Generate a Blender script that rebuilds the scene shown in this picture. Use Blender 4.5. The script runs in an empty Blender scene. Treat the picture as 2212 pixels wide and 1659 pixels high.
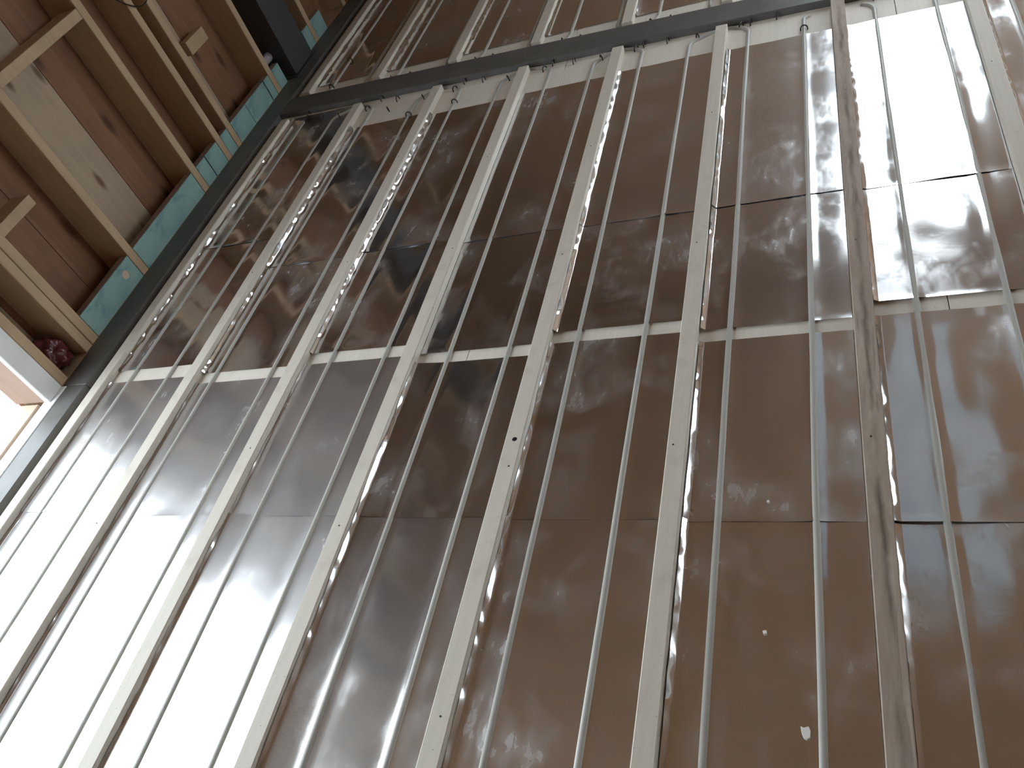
import bpy, bmesh, math, random
from mathutils import Vector, Matrix, noise

# ------------------------------------------------------------------ camera
scene = bpy.context.scene
col = scene.collection
IMG_W, IMG_H, F_PX = 2212, 1659, 1793.4
cam_data = bpy.data.cameras.new('camera')
cam = bpy.data.objects.new('camera', cam_data)
col.objects.link(cam)
pitch, yaw, roll = (math.radians(a) for a in (42.345, -31.06, 26.05))
fwd = Vector((math.sin(yaw)*math.cos(pitch), math.cos(yaw)*math.cos(pitch), -math.sin(pitch)))
r0 = fwd.cross(Vector((0, 0, 1))).normalized()
d0 = fwd.cross(r0)
right = math.cos(roll)*r0 + math.sin(roll)*d0
down = -math.sin(roll)*r0 + math.cos(roll)*d0
M = Matrix((right, -down, -fwd)).transposed().to_4x4()
M.translation = Vector((2.4305, -0.8565, 1.4657))
cam.matrix_world = M
cam_data.sensor_fit = 'HORIZONTAL'
cam_data.sensor_width = 36.0
cam_data.lens = F_PX/IMG_W*36.0
cam_data.clip_start = 0.01
scene.camera = cam

# ------------------------------------------------------------------ daylight
world = bpy.data.worlds.new('overcast_sky')
scene.world = world
world.use_nodes = True
bg = world.node_tree.nodes['Background']
bg.inputs[0].default_value = (0.83, 0.93, 1.0, 1)
bg.inputs[1].default_value = 7.5

scene.view_settings.view_transform = 'Standard'
scene.view_settings.look = 'None'
scene.view_settings.gamma = 1
scene.view_settings.use_curve_mapping = False
scene.view_settings.exposure = 0.0
scene.cycles.max_bounces = 10
scene.cycles.diffuse_bounces = 5
scene.cycles.glossy_bounces = 6
scene.cycles.sample_clamp_indirect = 12.0
scene.cycles.blur_glossy = 0.3

# ------------------------------------------------------------------ materials
def newmat(name):
    m = bpy.data.materials.new(name)
    m.use_nodes = True
    nt = m.node_tree
    return m, nt, nt.nodes['Principled BSDF']

def coords(nt, scale=(1, 1, 1), rot=(0, 0, 0)):
    tc = nt.nodes.new('ShaderNodeTexCoord')
    mp = nt.nodes.new('ShaderNodeMapping')
    mp.inputs['Scale'].default_value = scale
    mp.inputs['Rotation'].default_value = rot
    nt.links.new(tc.outputs['Object'], mp.inputs['Vector'])
    return mp.outputs['Vector']

def noise_tex(nt, vec, scale, detail=4.0, rough=0.55, dist=0.0):
    n = nt.nodes.new('ShaderNodeTexNoise')
    n.inputs['Scale'].default_value = scale
    n.inputs['Detail'].default_value = detail
    n.inputs['Roughness'].default_value = rough
    n.inputs['Distortion'].default_value = dist
    nt.links.new(vec, n.inputs['Vector'])
    return n.outputs['Fac']

def ramp(nt, fac, stops):
    r = nt.nodes.new('ShaderNodeValToRGB')
    els = r.color_ramp.elements
    while len(els) < len(stops):
        els.new(0.5)
    for e, (p, c) in zip(els, stops):
        e.position = p
        e.color = (c[0], c[1], c[2], 1) if len(c) == 3 else c
    nt.links.new(fac, r.inputs['Fac'])
    return r.outputs['Color']

def mixc(nt, fac, a, b, mode='MIX'):
    mx = nt.nodes.new('ShaderNodeMix')
    mx.data_type = 'RGBA'
    mx.blend_type = mode
    for sock, v in ((0, fac), (6, a), (7, b)):
        if isinstance(v, (int, float)):
            mx.inputs[sock].default_value = v
        elif isinstance(v, tuple):
            mx.inputs[sock].default_value = (*v, 1) if len(v) == 3 else v
        else:
            nt.links.new(v, mx.inputs[sock])
    return mx.outputs[2]

def g3(v):
    return (v, v, v)

def bump(nt, bsdf, h, strength, dist=0.002):
    b = nt.nodes.new('ShaderNodeBump')
    b.inputs['Strength'].default_value = strength
    b.inputs['Distance'].default_value = dist
    nt.links.new(h, b.inputs['Height'])
    nt.links.new(b.outputs['Normal'], bsdf.inputs['Normal'])

def wood(name, base, dark, grain=(60, 3, 60), rough=0.7, contrast=0.5, knots=None, var=0.0):
    m, nt, p = newmat(name)
    v = coords(nt, grain)
    n = noise_tex(nt, v, 1.0, 5, 0.6, 0.4)
    c = ramp(nt, n, [(0.5-contrast*0.5, dark), (0.5+contrast*0.5, base)])
    v2 = coords(nt, (1, 1, 1))
    n2 = noise_tex(nt, v2, 5.0, 3)
    c = mixc(nt, 0.35, c, ramp(nt, n2, [(0.3, g3(0.55)), (0.7, g3(1.0))]), 'MULTIPLY')
    if knots:
        tc = nt.nodes.new('ShaderNodeTexCoord')
        sp = nt.nodes.new('ShaderNodeSeparateXYZ')
        cb = nt.nodes.new('ShaderNodeCombineXYZ')
        mp = nt.nodes.new('ShaderNodeMapping')
        oi = nt.nodes.new('ShaderNodeObjectInfo')
        mp.inputs['Scale'].default_value = (knots[0], knots[1], 1)
        nt.links.new(tc.outputs['Object'], sp.inputs[0])
        nt.links.new(sp.outputs['Y'], cb.inputs['X'])
        nt.links.new(sp.outputs['Z'], cb.inputs['Y'])
        nt.links.new(cb.outputs[0], mp.inputs['Vector'])
        mul = nt.nodes.new('ShaderNodeVectorMath'); mul.operation = 'SCALE'
        mul.inputs[0].default_value = (17.0, 29.0, 0.0)
        nt.links.new(oi.outputs['Random'], mul.inputs['Scale'])
        nt.links.new(mul.outputs[0], mp.inputs['Location'])
        vo = nt.nodes.new('ShaderNodeTexVoronoi')
        vo.voronoi_dimensions = '2D'
        vo.inputs['Scale'].default_value = 1.0
        nt.links.new(mp.outputs['Vector'], vo.inputs['Vector'])
        k = ramp(nt, vo.outputs['Distance'], [(0.06, g3(0.0)), (0.17, g3(1.0))])
        c = mixc(nt, k, (base[0]*0.32, base[1]*0.24, base[2]*0.2), c)
    nt.links.new(c, p.inputs['Base Color'])
    p.inputs['Roughness'].default_value = rough
    bump(nt, p, n, 0.15, 0.001)
    return m

MAT = {}
# pale battens: planed softwood with smudges
def pale(name, base, dirt):
    m, nt, p = newmat(name)
    n = noise_tex(nt, coords(nt, (90, 5, 90)), 1.0, 4)
    c = ramp(nt, n, [(0.25, tuple(x*0.9 for x in base)), (0.75, base)])
    n2 = noise_tex(nt, coords(nt), 14.0, 6, 0.65)
    c = mixc(nt, ramp(nt, n2, [(0.56, g3(0)), (0.8, g3(0.55))]), c, dirt)
    n3 = noise_tex(nt, coords(nt), 140.0, 2)
    c = mixc(nt, ramp(nt, n3, [(0.70, g3(0)), (0.74, g3(0.5))]), c, (0.16, 0.13, 0.1))
    nt.links.new(c, p.inputs['Base Color'])
    p.inputs['Roughness'].default_value = 0.6
    bump(nt, p, n, 0.12, 0.001)
    return m
MAT['batten'] = pale('pale_batten', (0.63, 0.585, 0.51), (0.42, 0.36, 0.29))
MAT['board'] = pale('subfloor_board', (0.74, 0.69, 0.61), (0.55, 0.48, 0.38))

# weathered brown batten
m, nt, p = newmat('brown_batten')
n = noise_tex(nt, coords(nt, (30, 5, 30)), 1.0, 6, 0.65, 0.6)
c = ramp(nt, n, [(0.3, (0.31, 0.245, 0.20)), (0.5, (0.39, 0.32, 0.265)), (0.72, (0.48, 0.41, 0.345))])
n2 = noise_tex(nt, coords(nt, (42, 4, 42)), 1.0, 5, 0.6, 1.0)
c = mixc(nt, ramp(nt, n2, [(0.55, g3(0)), (0.72, g3(0.7))]), c, (0.16, 0.12, 0.09))
# long dark stain along the middle of the board, broken up along its length
tc = nt.nodes.new('ShaderNodeTexCoord')
sp = nt.nodes.new('ShaderNodeSeparateXYZ')
nt.links.new(tc.outputs['Object'], sp.inputs[0])
wob = nt.nodes.new('ShaderNodeMath'); wob.operation = 'MULTIPLY_ADD'
wn = noise_tex(nt, coords(nt, (1, 9, 1)), 1.0, 4)
nt.links.new(wn, wob.inputs[0]); wob.inputs[1].default_value = 0.02
sh_ = nt.nodes.new('ShaderNodeMath'); sh_.operation = 'SUBTRACT'
nt.links.new(sp.outputs['X'], sh_.inputs[0]); sh_.inputs[1].default_value = 0.012
nt.links.new(sh_.outputs[0], wob.inputs[2])
ab = nt.nodes.new('ShaderNodeMath'); ab.operation = 'ABSOLUTE'
nt.links.new(wob.outputs[0], ab.inputs[0])
mrg = nt.nodes.new('ShaderNodeMapRange')
mrg.inputs['From Min'].default_value = 0.001; mrg.inputs['From Max'].default_value = 0.010
mrg.inputs['To Min'].default_value = 1.0; mrg.inputs['To Max'].default_value = 0.0
nt.links.new(ab.outputs[0], mrg.inputs['Value'])
wn2 = noise_tex(nt, coords(nt, (20, 3.5, 1)), 1.0, 5)
mm = mixc(nt, 1.0, mrg.outputs[0], ramp(nt, wn2, [(0.40, g3(0)), (0.62, g3(0.85))]), 'MULTIPLY')
c = mixc(nt, mm, c, (0.10, 0.075, 0.055))
nt.links.new(c, p.inputs['Base Color'])
p.inputs['Roughness'].default_value = 0.75
bump(nt, p, n, 0.3, 0.001)
MAT['brown'] = m

# bright aluminium with hand smears and dust
def alu(name, smear=0.5, rough=0.09, hazy=0.09, film=0.012, lo=0.48, hi=0.68):
    m, nt, p = newmat(name)
    p.inputs['Metallic'].default_value = 1.0
    p.inputs['Base Color'].default_value = (0.80, 0.80, 0.81, 1)
    oi = nt.nodes.new('ShaderNodeObjectInfo')
    tc = nt.nodes.new('ShaderNodeTexCoord')
    ad = nt.nodes.new('ShaderNodeVectorMath'); ad.operation = 'ADD'
    sc = nt.nodes.new('ShaderNodeVectorMath'); sc.operation = 'SCALE'
    sc.inputs[0].default_value = (37.0, 53.0, 11.0)
    nt.links.new(oi.outputs['Random'], sc.inputs['Scale'])
    nt.links.new(tc.outputs['Object'], ad.inputs[0])
    nt.links.new(sc.outputs[0], ad.inputs[1])
    vec = ad.outputs[0]
    big = noise_tex(nt, vec, 5.0, 5, 0.6, 0.3)
    streak = nt.nodes.new('ShaderNodeMapping')
    streak.inputs['Scale'].default_value = (42, 14, 1)
    streak.inputs['Rotation'].default_value = (0, 0, 0.5)
    nt.links.new(vec, streak.inputs['Vector'])
    st = noise_tex(nt, streak.outputs['Vector'], 1.0, 4, 0.6, 0.5)
    mask = mixc(nt, 1.0, ramp(nt, big, [(lo, g3(0)), (hi, g3(1))]),
                ramp(nt, st, [(0.38, g3(0.22)), (0.74, g3(0.9))]), 'MULTIPLY')
    rr = nt.nodes.new('ShaderNodeMapRange')
    rr.inputs['To Min'].default_value = rough
    rr.inputs['To Max'].default_value = 0.5
    nt.links.new(mask, rr.inputs['Value'])
    nt.links.new(rr.outputs[0], p.inputs['Roughness'])
    fine = noise_tex(nt, vec, 26.0, 4, 0.6, 0.6)
    bump(nt, p, fine, 0.10, 0.0006)
    # thin dust layer: a diffuse film over the metal
    dif = nt.nodes.new('ShaderNodeBsdfDiffuse')
    dif.inputs['Color'].default_value = (0.62, 0.62, 0.64, 1)
    mr = nt.nodes.new('ShaderNodeMapRange')
    mr.inputs['To Min'].default_value = film
    mr.inputs['To Max'].default_value = smear
    nt.links.new(mask, mr.inputs['Value'])
    haze = nt.nodes.new('ShaderNodeBsdfAnisotropic')
    haze.inputs['Color'].default_value = (0.80, 0.80, 0.81, 1)
    haze.inputs['Roughness'].default_value = 0.42
    hz = nt.nodes.new('ShaderNodeMixShader')
    hz.inputs[0].default_value = hazy
    nt.links.new(p.outputs[0], hz.inputs[1])
    nt.links.new(haze.outputs[0], hz.inputs[2])
    mix = nt.nodes.new('ShaderNodeMixShader')
    nt.links.new(mr.outputs[0], mix.inputs[0])
    nt.links.new(hz.outputs[0], mix.inputs[1])
    nt.links.new(dif.outputs[0], mix.inputs[2])
    nt.links.new(mix.outputs[0], nt.nodes['Material Output'].inputs['Surface'])
    return m
MAT['alu'] = alu('aluminium_sheet', 0.30)
MAT['alu_dusty'] = alu('dusty_aluminium_sheet', 0.24, 0.10, 0.34, 0.05, 0.42, 0.76)
MAT['alu_smeared'] = alu('smeared_aluminium_sheet', 0.26, 0.09, 0.12, 0.015, 0.42, 0.78)

m, nt, p = newmat('pex_pipe')
p.inputs['Base Color'].default_value = (0.43, 0.425, 0.39, 1)
p.inputs['Roughness'].default_value = 0.42
MAT['pipe'] = m

m, nt, p = newmat('dark_grey_steel')
n = noise_tex(nt, coords(nt), 9.0, 5)
nt.links.new(ramp(nt, n, [(0.3, (0.085, 0.083, 0.078)), (0.7, (0.125, 0.122, 0.115))]), p.inputs['Base Color'])
p.inputs['Roughness'].default_value = 0.48
MAT['steel'] = m

m, nt, p = newmat('charcoal_steel_post')
p.inputs['Base Color'].default_value = (0.055, 0.057, 0.062, 1)
p.inputs['Roughness'].default_value = 0.5
MAT['post'] = m

m, nt, p = newmat('black_wire')
p.inputs['Base Color'].default_value = (0.012, 0.011, 0.010, 1)
p.inputs['Roughness'].default_value = 0.4
MAT['black'] = m

m, nt, p = newmat('white_paint')
n = noise_tex(nt, coords(nt), 8.0, 4)
nt.links.new(ramp(nt, n, [(0.3, (0.74, 0.75, 0.75)), (0.7, (0.84, 0.85, 0.85))]), p.inputs['Base Color'])
p.inputs['Roughness'].default_value = 0.5
MAT['white'] = m

m, nt, p = newmat('pale_green_treated_timber')
n = noise_tex(nt, coords(nt, (6, 4, 10)), 1.5, 5, 0.6, 0.4)
c = ramp(nt, n, [(0.3, (0.10, 0.22, 0.23)), (0.48, (0.21, 0.36, 0.34)), (0.75, (0.29, 0.44, 0.40))])
nt.links.new(c, p.inputs['Base Color'])
p.inputs['Roughness'].default_value = 0.7
MAT['green'] = m

MAT['stud'] = wood('stud_timber', (0.52, 0.38, 0.24), (0.42, 0.29, 0.175), (50, 50, 3), contrast=0.6)
MAT['pale_ply'] = wood('pale_sheathing', (0.47, 0.36, 0.25), (0.39, 0.29, 0.195), (50, 50, 3), contrast=0.5, knots=(9, 3.2))
MAT['brown_ply'] = wood('brown_sheathing', (0.27, 0.13, 0.062), (0.19, 0.085, 0.042), (40, 40, 3), contrast=0.5, knots=(7, 2.6))
MAT['ceil'] = wood('ceiling_plywood', (0.385, 0.240, 0.130), (0.31, 0.19, 0.098), (3, 30, 30), contrast=0.6)
MAT['panel'] = wood('wall_plywood', (0.35, 0.212, 0.115), (0.28, 0.165, 0.085), (30, 30, 3), contrast=0.6)
MAT['peach'] = wood('threshold_timber', (0.66, 0.52, 0.40), (0.55, 0.42, 0.31), (40, 3, 40))
MAT['reveal'] = wood('reveal_timber', (0.30, 0.205, 0.16), (0.24, 0.16, 0.12), (40, 40, 3))
MAT['ground'] = wood('outdoor_ground', (0.36, 0.30, 0.25), (0.24, 0.20, 0.17), (4, 4, 4))

m, nt, p = newmat('blue_grey_tint_panel')  # colour of the unseen ceiling panel added for the sheets to mirror
n = noise_tex(nt, coords(nt), 3.0, 3)
nt.links.new(ramp(nt, n, [(0.35, (0.42, 0.52, 0.64)), (0.65, (0.62, 0.68, 0.74))]), p.inputs['Base Color'])
p.inputs['Roughness'].default_value = 0.5
MAT['tint_panel'] = m
m, nt, p = newmat('dark_red_plastic')
p.inputs['Base Color'].default_value = (0.10, 0.022, 0.026, 1)
p.inputs['Roughness'].default_value = 0.18
MAT['red'] = m
m, nt, p = newmat('lilac_grey_conduit')
p.inputs['Base Color'].default_value = (0.34, 0.30, 0.32, 1)
p.inputs['Roughness'].default_value = 0.4
MAT['conduit'] = m
m, nt, p = newmat('white_flake')
p.inputs['Base Color'].default_value = (0.82, 0.80, 0.77, 1)
p.inputs['Roughness'].default_value = 0.8
MAT['flake'] = m

# ------------------------------------------------------------------ helpers
def link(name, me, mat, parent=None, smooth=False):
    o = bpy.data.objects.new(name, me)
    col.objects.link(o)
    if mat:
        me.materials.append(MAT[mat])
    if smooth:
        for pl in me.polygons:
            pl.use_smooth = True
    if parent:
        o.parent = parent
    return o

def tag(o, label, cat, group=None, kind=None):
    o['label'] = label
    o['category'] = cat
    if group:
        o['group'] = group
    if kind:
        o['kind'] = kind
    return o

def struct(o, label=None, cat=None):
    o['kind'] = 'structure'
    if label:
        o['label'] = label
    if cat:
        o['category'] = cat
    return o

def empty(name, loc=(0, 0, 0)):
    o = bpy.data.objects.new(name, None)
    col.objects.link(o)
    o.location = loc
    return o

def box_mesh(name, x0, x1, y0, y1, z0, z1, bevel=0.0015, origin=None):
    """box whose vertices are relative to origin (default: centre of its base)"""
    if origin is None:
        origin = ((x0+x1)/2, (y0+y1)/2, z0)
    bm = bmesh.new()
    vs = [bm.verts.new((x-origin[0], y-origin[1], z-origin[2])) for z in (z0, z1) for y in (y0, y1) for x in (x0, x1)]
    for f in ((0, 2, 3, 1), (4, 5, 7, 6), (0, 1, 5, 4), (2, 6, 7, 3), (0, 4, 6, 2), (1, 3, 7, 5)):
        bm.faces.new([vs[i] for i in f])
    if bevel:
        bmesh.ops.bevel(bm, geom=bm.edges[:], offset=bevel, segments=1, affect='EDGES', clamp_overlap=True)
    bmesh.ops.recalc_face_normals(bm, faces=bm.faces[:])
    me = bpy.data.meshes.new(name)
    bm.to_mesh(me); bm.free()
    return me, origin

def box(name, x0, x1, y0, y1, z0, z1, mat, parent=None, bevel=0.0015):
    me, org = box_mesh(name, x0, x1, y0, y1, z0, z1, bevel)
    o = link(name, me, mat, parent)
    o.location = Vector(org) - (parent.matrix_world.translation if parent else Vector((0, 0, 0)))
    if parent:
        pl = parent.location
        o.location = Vector(org) - Vector(pl)
    return o

def tube_mesh(name, pts, r, seg=10, cap=True, org=(0, 0, 0)):
    pts = [Vector(p) - Vector(org) for p in pts]
    verts, faces = [], []
    n = len(pts)
    up = Vector((0, 0, 1))
    prev = None
    for i, p in enumerate(pts):
        t = (pts[min(i+1, n-1)] - pts[max(i-1, 0)]).normalized()
        if prev is None:
            a = up.cross(t)
            if a.length < 1e-4:
                a = Vector((1, 0, 0)).cross(t)
            a.normalize()
        else:
            a = (prev - t*prev.dot(t)).normalized()
        prev = a
        b = t.cross(a)
        for k in range(seg):
            an = 2*math.pi*k/seg
            verts.append(p + a*(r*math.cos(an)) + b*(r*math.sin(an)))
    for i in range(n-1):
        for k in range(seg):
            k2 = (k+1) % seg
            faces.append((i*seg+k, i*seg+k2, (i+1)*seg+k2, (i+1)*seg+k))
    if cap:
        faces.append(tuple(reversed(range(seg))))
        faces.append(tuple((n-1)*seg+k for k in range(seg)))
    me = bpy.data.meshes.new(name)
    me.from_pydata([tuple(v) for v in verts], [], faces)
    me.update()
    return me

def arc(cx, cy, r, a0, a1, z, n=8):
    return [(cx+r*math.cos(math.radians(a0+(a1-a0)*k/n)), cy+r*math.sin(math.radians(a0+(a1-a0)*k/n)), z) for k in range(n+1)]

ORD = ['first', 'second', 'third', 'fourth', 'fifth', 'sixth', 'seventh', 'eighth', 'ninth']
Z0 = -0.028                      # top of the subfloor boards; batten tops are at z = 0
PITCH = 0.406
NB = 9                           # battens
BW = 0.044
def bx(i):
    return i*PITCH
BAR_Y = lambda x: 2.400 - 0.036*x          # near edge of the grey crossbar
BAR_W = 0.147
FAR_Y = 3.68
BACK_Y = -2.6
RIGHT_X = 5.0
CEIL = 2.6
WX, WB = -0.155, -0.295          # front face of the studs, sheathing plane

# ------------------------------------------------------------------ floor, ceiling, walls
floor = struct(empty('floor', (2.3, 0.5, Z0)))
ys = [BACK_Y, -1.35, -0.13, 1.09, 2.31, FAR_Y]
for k in range(len(ys)-1):
    for (xa, xb) in ((-0.155, 1.42), (1.422, 2.64), (2.642, RIGHT_X)):
        box('subfloor_board', xa, xb, ys[k]+0.001, ys[k+1]-0.001, Z0-0.022, Z0, 'board', floor, 0.001)
box('joist_deck', -0.35, RIGHT_X, BACK_Y, FAR_Y, Z0-0.08, Z0-0.023, 'stud', floor, 0)

ceiling = struct(empty('ceiling', (2.3, 0.5, CEIL)))
for i in range(5):
    for j in range(3):
        xa, xb = -0.4+i*1.1, -0.4+(i+1)*1.1-0.004
        ya, yb = BACK_Y+j*2.1, BACK_Y+(j+1)*2.1-0.004
        box('ceiling_panel', xa, xb, ya, yb, CEIL, CEIL+0.018, 'ceil', ceiling, 0.001)
box('added_tint_panel', 2.50, 3.05, 1.45, 3.35, CEIL-0.012, CEIL-0.001, 'tint_panel', ceiling, 0.002)  # unseen panel, added to put a blue-grey patch in the sheet reflections
box('roof_deck', -0.5, RIGHT_X+0.1, BACK_Y-0.1, FAR_Y+0.1, CEIL+0.02, CEIL+0.1, 'ceil', ceiling, 0)

# far wall with the window opening that the sheets mirror
WIN_X0, WIN_X1, WIN_Z0, WIN_Z1 = 2.42, 3.16, 0.30, 2.35
wall_far = struct(empty('wall_far', (2.3, FAR_Y, 0)))
for (xa, xb, za, zb) in ((-0.4, 0.8, Z0-0.05, CEIL), (0.803, 2.0, Z0-0.05, CEIL), (2.003, WIN_X0, Z0-0.05, CEIL),
                         (WIN_X0+0.001, WIN_X1-0.001, Z0-0.05, WIN_Z0), (WIN_X0+0.001, WIN_X1-0.001, WIN_Z1, CEIL), (WIN_X1, RIGHT_X+0.1, Z0-0.05, CEIL)):
    box('plywood_panel', xa, xb, FAR_Y, FAR_Y+0.1, za, zb, 'panel', wall_far, 0.001)
win = struct(empty('window_1', ((WIN_X0+WIN_X1)/2, FAR_Y, WIN_Z0)))
t = 0.05
box('window_frame', WIN_X0, WIN_X0+t, FAR_Y-0.02, FAR_Y+0.11, WIN_Z0, WIN_Z1, 'white', win)
box('window_frame', WIN_X1-t, WIN_X1, FAR_Y-0.02, FAR_Y+0.11, WIN_Z0, WIN_Z1, 'white', win)
box('window_frame', WIN_X0+t, WIN_X1-t, FAR_Y-0.02, FAR_Y+0.11, WIN_Z1-t, WIN_Z1, 'white', win)
box('window_sill', WIN_X0+t, WIN_X1-t, FAR_Y-0.05, FAR_Y+0.11, WIN_Z0, WIN_Z0+t, 'white', win)

wall_right = struct(empty('wall_right', (RIGHT_X, 0.5, 0)))
wall_back = struct(empty('wall_back', (2.3, BACK_Y, 0)))
for k in range(5):
    xa = -0.4+k*1.1
    box('plywood_panel', xa, xa+1.097, BACK_Y-0.1, BACK_Y, Z0-0.05, CEIL, 'panel', wall_back, 0.001)

RW_Y0, RW_Y1, RW_Z0, RW_Z1 = 1.7, 3.4, 0.45, 2.1
for (ya, yb, za, zb) in ((BACK_Y, -1.2, Z0-0.05, CEIL), (-1.197, RW_Y0, Z0-0.05, CEIL), (RW_Y0+0.001, RW_Y1-0.001, Z0-0.05, RW_Z0),
                         (RW_Y0+0.001, RW_Y1-0.001, RW_Z1, CEIL), (RW_Y1, FAR_Y, Z0-0.05, CEIL)):
    box('plywood_panel', RIGHT_X, RIGHT_X+0.1, ya, yb, za, zb, 'panel', wall_right, 0.001)
win2 = struct(empty('added_window', (RIGHT_X, (RW_Y0+RW_Y1)/2, RW_Z0)))  # unseen opening, added to brighten the sheet lips and the room
box('window_frame', RIGHT_X-0.02, RIGHT_X+0.11, RW_Y0, RW_Y0+t, RW_Z0, RW_Z1, 'white', win2)
box('window_frame', RIGHT_X-0.02, RIGHT_X+0.11, RW_Y1-t, RW_Y1, RW_Z0, RW_Z1, 'white', win2)
box('window_frame', RIGHT_X-0.02, RIGHT_X+0.11, RW_Y0+t, RW_Y1-t, RW_Z1-t, RW_Z1, 'white', win2)
box('window_sill', RIGHT_X-0.05, RIGHT_X+0.11, RW_Y0+t, RW_Y1-t, RW_Z0, RW_Z0+t, 'white', win2)

ground = struct(link('ground', box_mesh('ground', -14, 18, -14, 16, -0.6, -0.45, 0, (0, 0, 0))[0], 'ground'),
                'bare brown ground outside the doorway', 'ground')

# ------------------------------------------------------------------ stud wall on the left with its doorway
DOOR_Y0, DOOR_Y1, DOOR_Z1 = -1.25, 0.583, 2.18
wall_left = struct(empty('wall_left', (WX, 1.0, 0)))
studs = [(0.662, 0.702), (0.826, 0.865), (0.868, 0.908), (1.253, 1.293), (1.803, 1.843), (2.045, 2.085), (2.155, 2.194),
         (2.635, 2.676), (3.165, 3.205), (3.60, 3.64)]
for a, b in studs:
    box('stud', WB, WX, a, b, 0.0, CEIL, 'stud', wall_left, 0.002)
for a, b in ((-1.33, -1.29), (-1.75, -1.71), (-2.2, -2.16), (-2.58, -2.54)):
    box('stud', WB, WX, a, b, 0.0, CEIL, 'stud', wall_left, 0.002)
# sheathing boards behind the studs
sh = [(0.60, 0.80, 'pale_ply'), (0.802, 1.12, 'brown_ply'), (1.122, 1.38, 'brown_ply'), (1.382, 1.60, 'pale_ply'), (1.602, 1.86, 'brown_ply'), (1.862, 2.13, 'brown_ply'),
      (2.132, 2.38, 'pale_ply'), (2.382, 2.62, 'brown_ply'), (2.622, 2.9, 'brown_ply'), (2.902, 3.25, 'brown_ply'), (3.252, FAR_Y, 'brown_ply'),
      (BACK_Y, -1.9, 'brown_ply'), (-1.898, -1.29, 'brown_ply')]
for a, b, mt in sh:
    box('sheathing_board', WB-0.02, WB, a, b, -0.1, CEIL, mt, wall_left, 0.001)
box('sheathing_back', WB-0.04, WB-0.021, 0.60, FAR_Y, -0.1, CEIL, 'brown_ply', wall_left, 0)
box('door_header', WB-0.02, WX, DOOR_Y0-0.05, 0.66, DOOR_Z1+0.05, CEIL, 'stud', wall_left, 0.002)
# green treated blocks at the foot of the wall
gb = [(0.910, 1.251), (1.295, 1.801), (1.845, 1.925), (1.931, 2.043), (2.087, 2.153), (2.196, 2.36), (2.363, 2.570),
      (2.577, 2.633), (2.678, 2.757), (3.085, 3.163), (3.207, 3.34)]
for a, b in gb:
    mt = 'green'
    o = box('treated_block', WX-0.038, WX-0.001, a, b, 0.0, 0.105, mt, wall_left, 0.0015)
    o.data.materials.append(MAT['reveal'])
    for pl in o.data.polygons:
        if pl.normal.z > 0.9:
            pl.material_index = 1
    if abs(a-0.910) < 1e-6:
        me = tube_mesh('timber_knot', [(-0.004, 0, 0), (0.0006, 0, 0)], 0.017, 16)
        kn = link('timber_knot', me, 'peach', o)
        kn.location = (0.0185, 0.105, 0.062)
box('sole_plate', WB, WX-0.002, 0.60, FAR_Y, Z0-0.02, -0.001, 'stud', wall_left, 0.001)
# horizontal blocking
box('blocking', WX-0.09, WX-0.001, 1.294, 1.802, 0.800, 0.840, 'stud', wall_left, 0.0015)
box('blocking', WB, WX-0.05, 0.909, 1.13, 0.455, 0.495, 'stud', wall_left, 0.0015)
box('blocking', WX-0.10, WX-0.06, 2.30, 2.46, 0.40, 0.46, 'stud', wall_left, 0.0015)

door = struct(empty('door_1', (WX, -0.3, 0)))
box('door_casing', WX-0.020, WX+0.003, DOOR_Y1, 0.660, 0.0, DOOR_Z1, 'white', door, 0.003)
box('door_jamb', WB-0.03, WX-0.021, DOOR_Y1+0.004, 0.660, 0.0, DOOR_Z1, 'reveal', door, 0.003)
box('door_jamb', WB-0.03, WX+0.002, DOOR_Y0-0.05, DOOR_Y0, 0.0, DOOR_Z1, 'white', door, 0.003)
box('door_head', WB-0.03, WX+0.002, DOOR_Y0-0.05, 0.660, DOOR_Z1, DOOR_Z1+0.05, 'white', door, 0.003)
box('door_sill', -0.186, -0.130, DOOR_Y0, 0.660, -0.03, 0.002, 'white', door, 0.002)
box('sill_groove', -0.210, -0.187, DOOR_Y0, DOOR_Y1, -0.03, -0.012, 'brown', door, 0.001)
box('threshold', -0.42, -0.211, DOOR_Y0, DOOR_Y1, -0.05, -0.002, 'peach', door, 0.002)

# ------------------------------------------------------------------ grey metal strips and post
o = box('edge_strip', WX+0.001, -0.040, 0.662, FAR_Y-0.002, Z0, 0.0, 'steel', None, 0.002)
tag(o, 'dark grey metal strip running along the foot of the stud wall', 'strip')
o = box('edge_strip', -0.128, -0.040, DOOR_Y0, 0.660, Z0, 0.0, 'steel', None, 0.002)
tag(o, 'dark grey metal strip in front of the white door sill', 'strip')
me, org = box_mesh('crossbar', -0.038, RIGHT_X-0.3, 0.0, BAR_W, Z0, 0.0, 0.003, (0, 0, 0))
o = link('crossbar', me, 'steel')
o.location = (0, BAR_Y(0), 0)
o.rotation_euler = (0, 0, -math.atan(0.036))
tag(o, 'long dark grey metal crossbar lying across the floor between the pipe loops', 'bar')
post = empty('steel_post', (-0.17, 2.9, 0))
box('post_shaft', -0.255, -0.112, 2.80, 3.015, 0.006, CEIL-0.002, 'post', post, 0.006)
box('base_plate', -0.285, -0.10, 2.772, 3.045, 0.0, 0.006, 'post', post, 0.001)
tag(post, 'charcoal steel post standing against the stud wall behind the crossbar', 'post')
me = tube_mesh('conduit', [(0, -0.085, 0), (0, 0.03, 0), (0, 0.06, 0)], 0.024, 12)
o = link('conduit', me, 'conduit', None, True)
o.location = (-0.215, 2.735, 0.13)
tag(o, 'short lilac grey conduit between a stud and the steel post', 'conduit')

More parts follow.
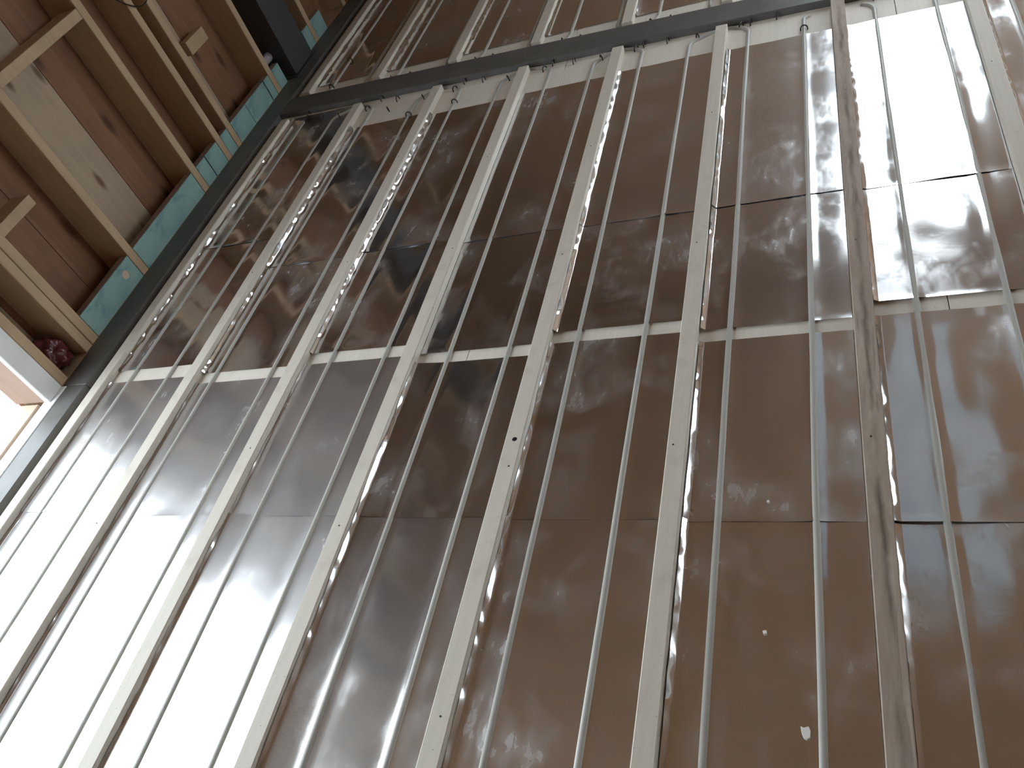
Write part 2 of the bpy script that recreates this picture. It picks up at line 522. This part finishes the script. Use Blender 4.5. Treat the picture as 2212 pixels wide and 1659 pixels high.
# ------------------------------------------------------------------ battens
def nail(parent, x, y, r=0.0022):
    me = tube_mesh('nail_head', [(0, 0, -0.002), (0, 0, 0.0006)], r, 8)
    o = link('nail_head', me, 'black', parent)
    o.location = (x-parent.location.x, y-parent.location.y, -parent.location.z)
    return o

rnd = random.Random(4)
NEAR_Y0 = -1.9
END_Y = 2.337
def batten_end(i):
    return min(END_Y - 0.0015*i, BAR_Y(bx(i)+BW) - 0.024)
for i in range(NB):
    w = BW + rnd.uniform(-0.002, 0.002)
    mt = 'brown' if i == 6 else 'batten'
    e = batten_end(i) if i != 6 else BAR_Y(bx(6)) - 0.006
    rt = empty('batten', (bx(i)+w/2, 0.2, Z0))
    if i == 6:
        tag(rt, 'weathered brown timber batten with dark stains, running up to the crossbar', 'batten', 'floor battens')
    elif i == 7:
        tag(rt, 'pale timber batten just right of the weathered brown batten', 'batten', 'floor battens')
    elif i == 8:
        tag(rt, 'pale timber batten second to the right of the weathered brown batten', 'batten', 'floor battens')
    else:
        tag(rt, 'pale timber batten on near side of crossbar, %s from the stud wall' % ORD[i], 'batten', 'floor battens')
    box('batten_strip', bx(i), bx(i)+w, NEAR_Y0, e, Z0, 0.0, mt, rt, 0.0022)
    for k in range(4):
        nail(rt, bx(i)+w*rnd.uniform(0.3, 0.7), -0.5+k*0.75+rnd.uniform(-0.2, 0.2))
    if i == 4:
        nail(rt, 1.650, 0.335, 0.0065)
    # far side of the crossbar
    far0 = BAR_Y(bx(i)) + BAR_W + 0.030
    o = box('batten', bx(i)+0.01, bx(i)+0.01+w, far0, FAR_Y-0.003, Z0, 0.0, 'batten', None, 0.0022)
    tag(o, 'pale timber batten beyond the crossbar, %s from the stud wall' % ORD[i], 'batten', 'battens beyond the crossbar')

# ------------------------------------------------------------------ pipes
PX = [(0.128, 0.300), (0.508, 0.737), (0.948, 1.142), (1.361, 1.547), (1.746, 1.930), (2.149, 2.343), (2.575, 2.762), (2.968, 3.165)]
PR = 0.0082
PZ = Z0 + 0.0005

# ------------------------------------------------------------------ aluminium sheets
def sheet(name, i, y0, y1, seed, lip=0.0, lipw=0.018, wave=1.0, tilt=0.0, lift=0.0, end_curl=0.0, x_off=0.0, mat='alu'):
    """one thin sheet lying between batten i and batten i+1, pressed up against batten i by its lip"""
    xl = bx(i)+BW+0.003 + x_off
    xr = bx(i+1)-0.002 + x_off
    pa, pb = PX[i]
    xs = [xl + lipw*1.2*k/9 for k in range(10)]
    x = xs[-1]
    marks = sorted(set([pa, pb]))
    while x < xr-0.012:
        near = min(abs(x-p) for p in marks)
        x += 0.004 if near < 0.026 else 0.0115
        xs.append(min(x, xr))
    if xs[-1] < xr:
        xs.append(xr)
    ny = max(12, int((y1-y0)/0.011))
    yy = [y0+(y1-y0)*k/ny for k in range(ny+1)]
    org = Vector(((xl+xr)/2, (y0+y1)/2, Z0))
    verts = []
    for y in yy:
        nl = noise.noise((y*8, seed*7.1, 0.3))
        nl2 = noise.noise((y*34, seed*3.7, 4.3))
        h = 0.66*lip*min(1.15, max(0.0, 0.80+0.65*nl+0.30*nl2))
        push = 0.0022*nl2 if i > 2 else 0.0034*nl2+0.0022*noise.noise((y*85, seed*2.9, 8.1))
        for x in xs:
            q = (x*5.0, y*3.2, seed*11.3)
            z = 0.0022 + lift + wave*0.0011*(noise.noise(q)+0.5)
            z += wave*0.0003*noise.noise((x*16, y*9, seed*5.1))
            t = (x-xl)/lipw
            xo = 0.0
            if t < 1:
                z += h*(1-t)**1.3
                xo = push*(1-t)
            if tilt and x < pa:
                z += tilt*(1-(x-xl)/(pa-xl))**1.3
            for p in (pa, pb):
                d = x-p
                z += 0.0014*math.exp(-(d/0.015)**2)
            e0, e1 = (y-y0)/0.02, (y1-y)/0.02
            if end_curl and e0 < 1:
                z += end_curl*(1-e0)**2*max(0, 0.5+noise.noise((x*9, seed, 2)))
            verts.append((x+xo-org.x, y-org.y, max(z, 0.0006)))
    nx = len(xs)
    faces = []
    for r in range(ny):
        for c in range(nx-1):
            a = r*nx+c
            faces.append((a, a+1, a+nx+1, a+nx))
    me = bpy.data.meshes.new(name)
    me.from_pydata(verts, [], faces)
    me.update()
    o = link(name, me, mat, None, True)
    o.location = org
    return o

TOP = [2.372, 2.155, 2.128, 2.138, 2.150, 2.136, 2.132, 2.13]
SEAM = [1.409, 1.224, 1.232, 1.206, 1.200, 1.199, 1.185, 1.18]
GUP = [0.736, 0.688, 0.733, 0.689, 0.728, 0.685, 0.729, 0.70]
GLO = [0.680, 0.643, 0.687, 0.647, 0.685, 0.643, 0.681, 0.65]
LOW = [0.154, 0.141, 0.136, 0.131, 0.124, 0.118, 0.116, 0.115]
ROWN = ['ending near the crossbar', 'above the open gap', 'below the open gap', 'in the front row', 'nearest the back wall']
LIP = {(0, 0): .016, (1, 0): .022, (2, 0): .022, (3, 0): 0, (4, 0): .018, (5, 0): .022, (6, 0): .006, (7, 0): .014,
       (0, 1): .015, (1, 1): .017, (2, 1): .017, (3, 1): 0, (4, 1): .022, (5, 1): .020, (6, 1): .010, (7, 1): .01,
       (0, 2): .009, (1, 2): .010, (2, 2): .008, (3, 2): .016, (4, 2): .012, (5, 2): .014, (6, 2): .008, (7, 2): .01,
       (0, 3): .008, (1, 3): .010, (2, 3): .010, (3, 3): .014, (4, 3): .015, (5, 3): .020, (6, 3): .008, (7, 3): .01}
WAVE = {0: 0.6, 1: 0.6, 2: 0.7, 3: 0.8, 5: 1.5, 6: 3.4, 7: 2.0}
for i in range(8):
    rows = [(SEAM[i]-0.006, TOP[i]), (GUP[i], SEAM[i]), (GLO[i]-0.53 if False else LOW[i]-0.006, GLO[i]), (-0.83, LOW[i]), (-1.78, -0.824)]
    for r, (a, b) in enumerate(rows):
        wv = WAVE.get(i, 1.0)
        if r in (2,) and i in (0, 2):
            wv *= 2.0
        o = sheet('aluminium_sheet', i, a, b, 1+i*7+r*1.7, lip=LIP.get((i, r), .010),
                  lipw=(0.0062, 0.0066, 0.0068, 0.009, 0.0105, 0.0115, 0.012, 0.012)[i], wave=wv,
                  tilt=0.007 if (i, r) in ((3, 2), (3, 3), (2, 3)) else 0.0,
                  lift=(0.0, 0.0004, 0.0003, 0.0, 0.0006)[r] if r != 0 else 0.0009,
                  end_curl=0.0035 if r == 0 else 0.0015,
                  mat='alu_dusty' if (i < 3 and r in (2, 3)) else 'alu_smeared' if (i, r) in ((5, 0), (3, 3), (4, 0)) else 'alu')
        lab = 'aluminium sheet between %s and %s battens from stud wall, %s' % (ORD[i], ORD[i+1], ROWN[r])
        tag(o, lab, 'metal sheet', 'aluminium sheets between the battens')
    a = BAR_Y(bx(i)) + BAR_W + 0.115
    o = sheet('aluminium_sheet', i, a, FAR_Y-0.02, 90+i*3.3, lip=(.014, .020, .020, .022, .018, .018, .015, .015)[i], lipw=(0.0062, 0.0066, 0.0066, 0.0075, 0.009, 0.010, 0.011, 0.012)[i], wave=1.0, end_curl=0.002, x_off=0.01)
    tag(o, 'shiny aluminium sheet beyond the crossbar, between %s and %s battens from stud wall' % (ORD[i], ORD[i+1]), 'metal sheet', 'aluminium sheets beyond the crossbar')

# pipes: each loop comes up one bay, turns round the end of a batten and runs back down the next bay
def pipe_obj(name, pts, label, group):
    org = pts[0]
    me = tube_mesh(name, pts, PR, 12, True, org)
    o = link(name, me, 'pipe', None, True)
    o.location = org
    tag(o, label, 'pipe', group)
    return o

def run(x, ya, yb, n, seed):
    return [(x+0.0022*noise.noise((yy*2.2, seed, 0.7)), yy, PZ) for yy in [ya+(yb-ya)*k/n for k in range(n+1)]]

for i in range(0, 8):
    # loop round batten i: right hand pipe of bay i-1 and left hand pipe of bay i
    xb_ = PX[i][0]
    yt = batten_end(i) + 0.0125
    rr = 0.055
    if i == 0:
        pts = run(xb_, NEAR_Y0+0.05, yt-0.035, 60, 1.5)
        lab = 'pale grey plastic pipe nearest the stud wall on the near side of the crossbar'
    elif i == 6:
        # the brown batten runs through to the crossbar: the two pipes stop either side of it
        pts = run(PX[5][1], NEAR_Y0+0.05, yt-rr, 60, 9.1)
        pts += arc(PX[5][1]+0.03, yt-0.055, 0.03, 180, 110, PZ, 6)[1:]
        pipe_obj('floor_pipe', pts, 'pale grey plastic pipe just left of the weathered brown batten', 'floor heating pipes')
        pts = run(xb_, NEAR_Y0+0.05, yt-0.085, 60, 9.7)
        pts += arc(xb_-0.06, yt-0.085, 0.06, 0, 70, PZ, 8)[1:]
        lab = 'pale grey plastic pipe just right of the weathered brown batten'
    else:
        xa_ = PX[i-1][1]
        # long easy bends as in the photo
        pts = run(xa_, NEAR_Y0+0.05, yt-0.115, 60, i*2.3)
        pts += arc(xa_+rr, yt-0.085, rr, 180, 128, PZ, 6)[1:]
        pts += [(bx(i)-0.012, yt-0.004, PZ), (bx(i)+0.005, yt, PZ), (bx(i)+0.04, yt, PZ), (bx(i)+0.058, yt-0.003, PZ)]
        pts += arc(xb_-rr, yt-rr-0.012, rr, 62, 0, PZ, 7)
        pts += list(reversed(run(xb_, NEAR_Y0+0.05, yt-0.10, 60, i*3.9)))
        lab = 'pale grey plastic pipe looping round the end of the %s batten from stud wall' % ORD[i]
    pipe_obj('floor_pipe', pts, lab, 'floor heating pipes')
    # beyond the crossbar
    fy = BAR_Y(bx(i)) + BAR_W + 0.013
    if i == 0:
        pts = run(xb_+0.03, fy+0.03, FAR_Y-0.03, 20, 40)
        lab = 'pale grey plastic pipe beyond the crossbar, nearest the stud wall'
    else:
        xa_, xb2 = PX[i-1][1]+0.06, xb_+0.035
        pts = list(reversed(run(xa_, fy+0.06, FAR_Y-0.03, 20, 41+i)))
        pts += [(xa_+0.008, fy+0.03, PZ), (xa_+0.03, fy+0.008, PZ), (xa_+0.05, fy, PZ), (xb2-0.05, fy, PZ), (xb2-0.03, fy+0.008, PZ), (xb2-0.008, fy+0.03, PZ)]
        pts += run(xb2, fy+0.06, FAR_Y-0.03, 20, 61+i)
        lab = 'pale grey plastic pipe beyond the crossbar, looping round the %s batten from stud wall' % ORD[i]
    pipe_obj('floor_pipe', pts, lab, 'heating pipes beyond the crossbar')

# ------------------------------------------------------------------ black wire staples over the pipes
def staple_mesh(w=0.012, h=0.019):
    pts = [(-w, 0, 0.0)] + [(-w*math.cos(math.radians(a)), 0, h-w+w*math.sin(math.radians(a))) for a in range(0, 181, 20)] + [(w, 0, 0.0)]
    return tube_mesh('staple', pts, 0.0026, 6)
ST = staple_mesh()
ST.materials.append(MAT['black'])
def staple(x, y, ang, label, group='pipe staples by the crossbar'):
    o = bpy.data.objects.new('staple', ST)
    col.objects.link(o)
    o.location = (x, y, Z0)
    o.rotation_euler = (0, 0, math.radians(ang))
    tag(o, label, 'staple', group)
for i in range(1, 8):
    xa_, xb_ = PX[i-1][1], PX[i][0]
    nm = 'weathered brown batten' if i == 6 else '%s batten from stud wall' % ORD[i]
    if i != 6:
        staple(xb_-0.028, 2.305, 58, 'black wire staple over the pipe bend just right of the %s' % nm)
        staple(xa_+0.030, 2.300-0.002*i, -58, 'black wire staple over the pipe bend just left of the %s' % nm)
    mid = (PX[i-1][0]+PX[i-1][1])/2
    staple(mid+0.005, 2.332-0.018*(i > 3), 78, 'black wire staple standing in bare board midway before the %s' % nm)
    staple(mid-0.09, BAR_Y(mid)-0.008, 82, 'black wire staple against crossbar, left of midway before the %s' % nm)
staple(0.606, 2.252, -55, 'black wire staple nearest the left sheet corner, right of the second batten')
staple(0.737, 2.165, 5, 'black wire staple across a straight pipe just left of the third batten')
staple(0.950, 2.19, 0, 'black wire staple across a straight pipe just right of the third batten')
staple(2.343, 2.175, 0, 'black wire staple across a straight pipe left of the weathered brown batten')
staple(0.160, 2.88, 0, 'black wire staple over the first pipe well beyond the crossbar', 'pipe staples beyond the crossbar')
staple(0.158, 2.615, 0, 'black wire staple over the first pipe right behind the crossbar', 'pipe staples beyond the crossbar')
for i in range(1, 6):
    fy = BAR_Y(bx(i)) + BAR_W + 0.015
    staple(PX[i][0]+0.01, fy+0.01, -60, 'black wire staple behind the crossbar just right of the %s batten from stud wall' % ORD[i], 'pipe staples beyond the crossbar')
    staple((PX[i][0]+PX[i][1])/2, fy, 90, 'black wire staple behind the crossbar midway after the %s batten from stud wall' % ORD[i], 'pipe staples beyond the crossbar')

# ------------------------------------------------------------------ small litter
def chip(name, x, y, pts, th, label, rz=0.0, mat='flake', z=0.0045):
    bm = bmesh.new()
    lo = [bm.verts.new((a, b, 0)) for a, b in pts]
    hi = [bm.verts.new((a*0.93, b*0.93, th)) for a, b in pts]
    bm.faces.new(list(reversed(lo))); bm.faces.new(hi)
    n = len(pts)
    for k in range(n):
        bm.faces.new((lo[k], lo[(k+1) % n], hi[(k+1) % n], hi[k]))
    me = bpy.data.meshes.new(name); bm.to_mesh(me); bm.free()
    o = link(name, me, mat)
    o.location = (x, y, Z0+z)
    o.rotation_euler = (0, 0, rz)
    tag(o, label, 'debris')
chip('paper_flake', 2.317, -0.306, [(-.009, .010), (-.004, .008), (.004, .011), (.007, .004), (.006, -.009), (.001, -.012), (-.004, -.010), (-.007, -.002)], 0.002,
     'small white flake lying on aluminium left of the weathered brown batten')
chip('crumb', 2.247, -0.130, [(-.004, .003), (.003, .004), (.004, -.002), (-.002, -.004)], 0.003, 'tiny white crumb above the white flake')
chip('crumb', 2.249, 0.160, [(-.003, .002), (.002, .003), (.003, -.002), (-.002, -.003)], 0.002, 'tiny white crumb just above the lowest sheet seam')

# crumpled dark red plastic between the studs beside the doorway
bm = bmesh.new()
bmesh.ops.create_icosphere(bm, subdivisions=4, radius=1.0)
for v in bm.verts:
    n = noise.noise(v.co*2.3) * 0.35 + noise.noise(v.co*5.5) * 0.18
    k = 1.0+n
    v.co = Vector((v.co.x*0.056*k, v.co.y*0.052*k, max(v.co.z, -0.55)*0.075*k))
zmin = min(v.co.z for v in bm.verts)
for v in bm.verts:
    v.co.z -= zmin
me = bpy.data.meshes.new('plastic_wrap'); bm.to_mesh(me); bm.free()
o = link('plastic_wrap', me, 'red', None, True)
o.location = (-0.225, 0.764, 0.0)
tag(o, 'crumpled dark red plastic wrap lying between studs beside the doorway', 'wrap')

# thin dark cable sagging across the studs near the top left corner
pts = [(-0.148, 1.98+0.30*k/16, 0.80-0.10*math.sin(math.pi*k/16)*1.0) for k in range(17)]
me = tube_mesh('cable', pts, 0.0025, 6, True, pts[0])
o = link('cable', me, 'black', None, True)
o.location = pts[0]
tag(o, 'thin dark cable sagging across two studs above the floor strip', 'cable')
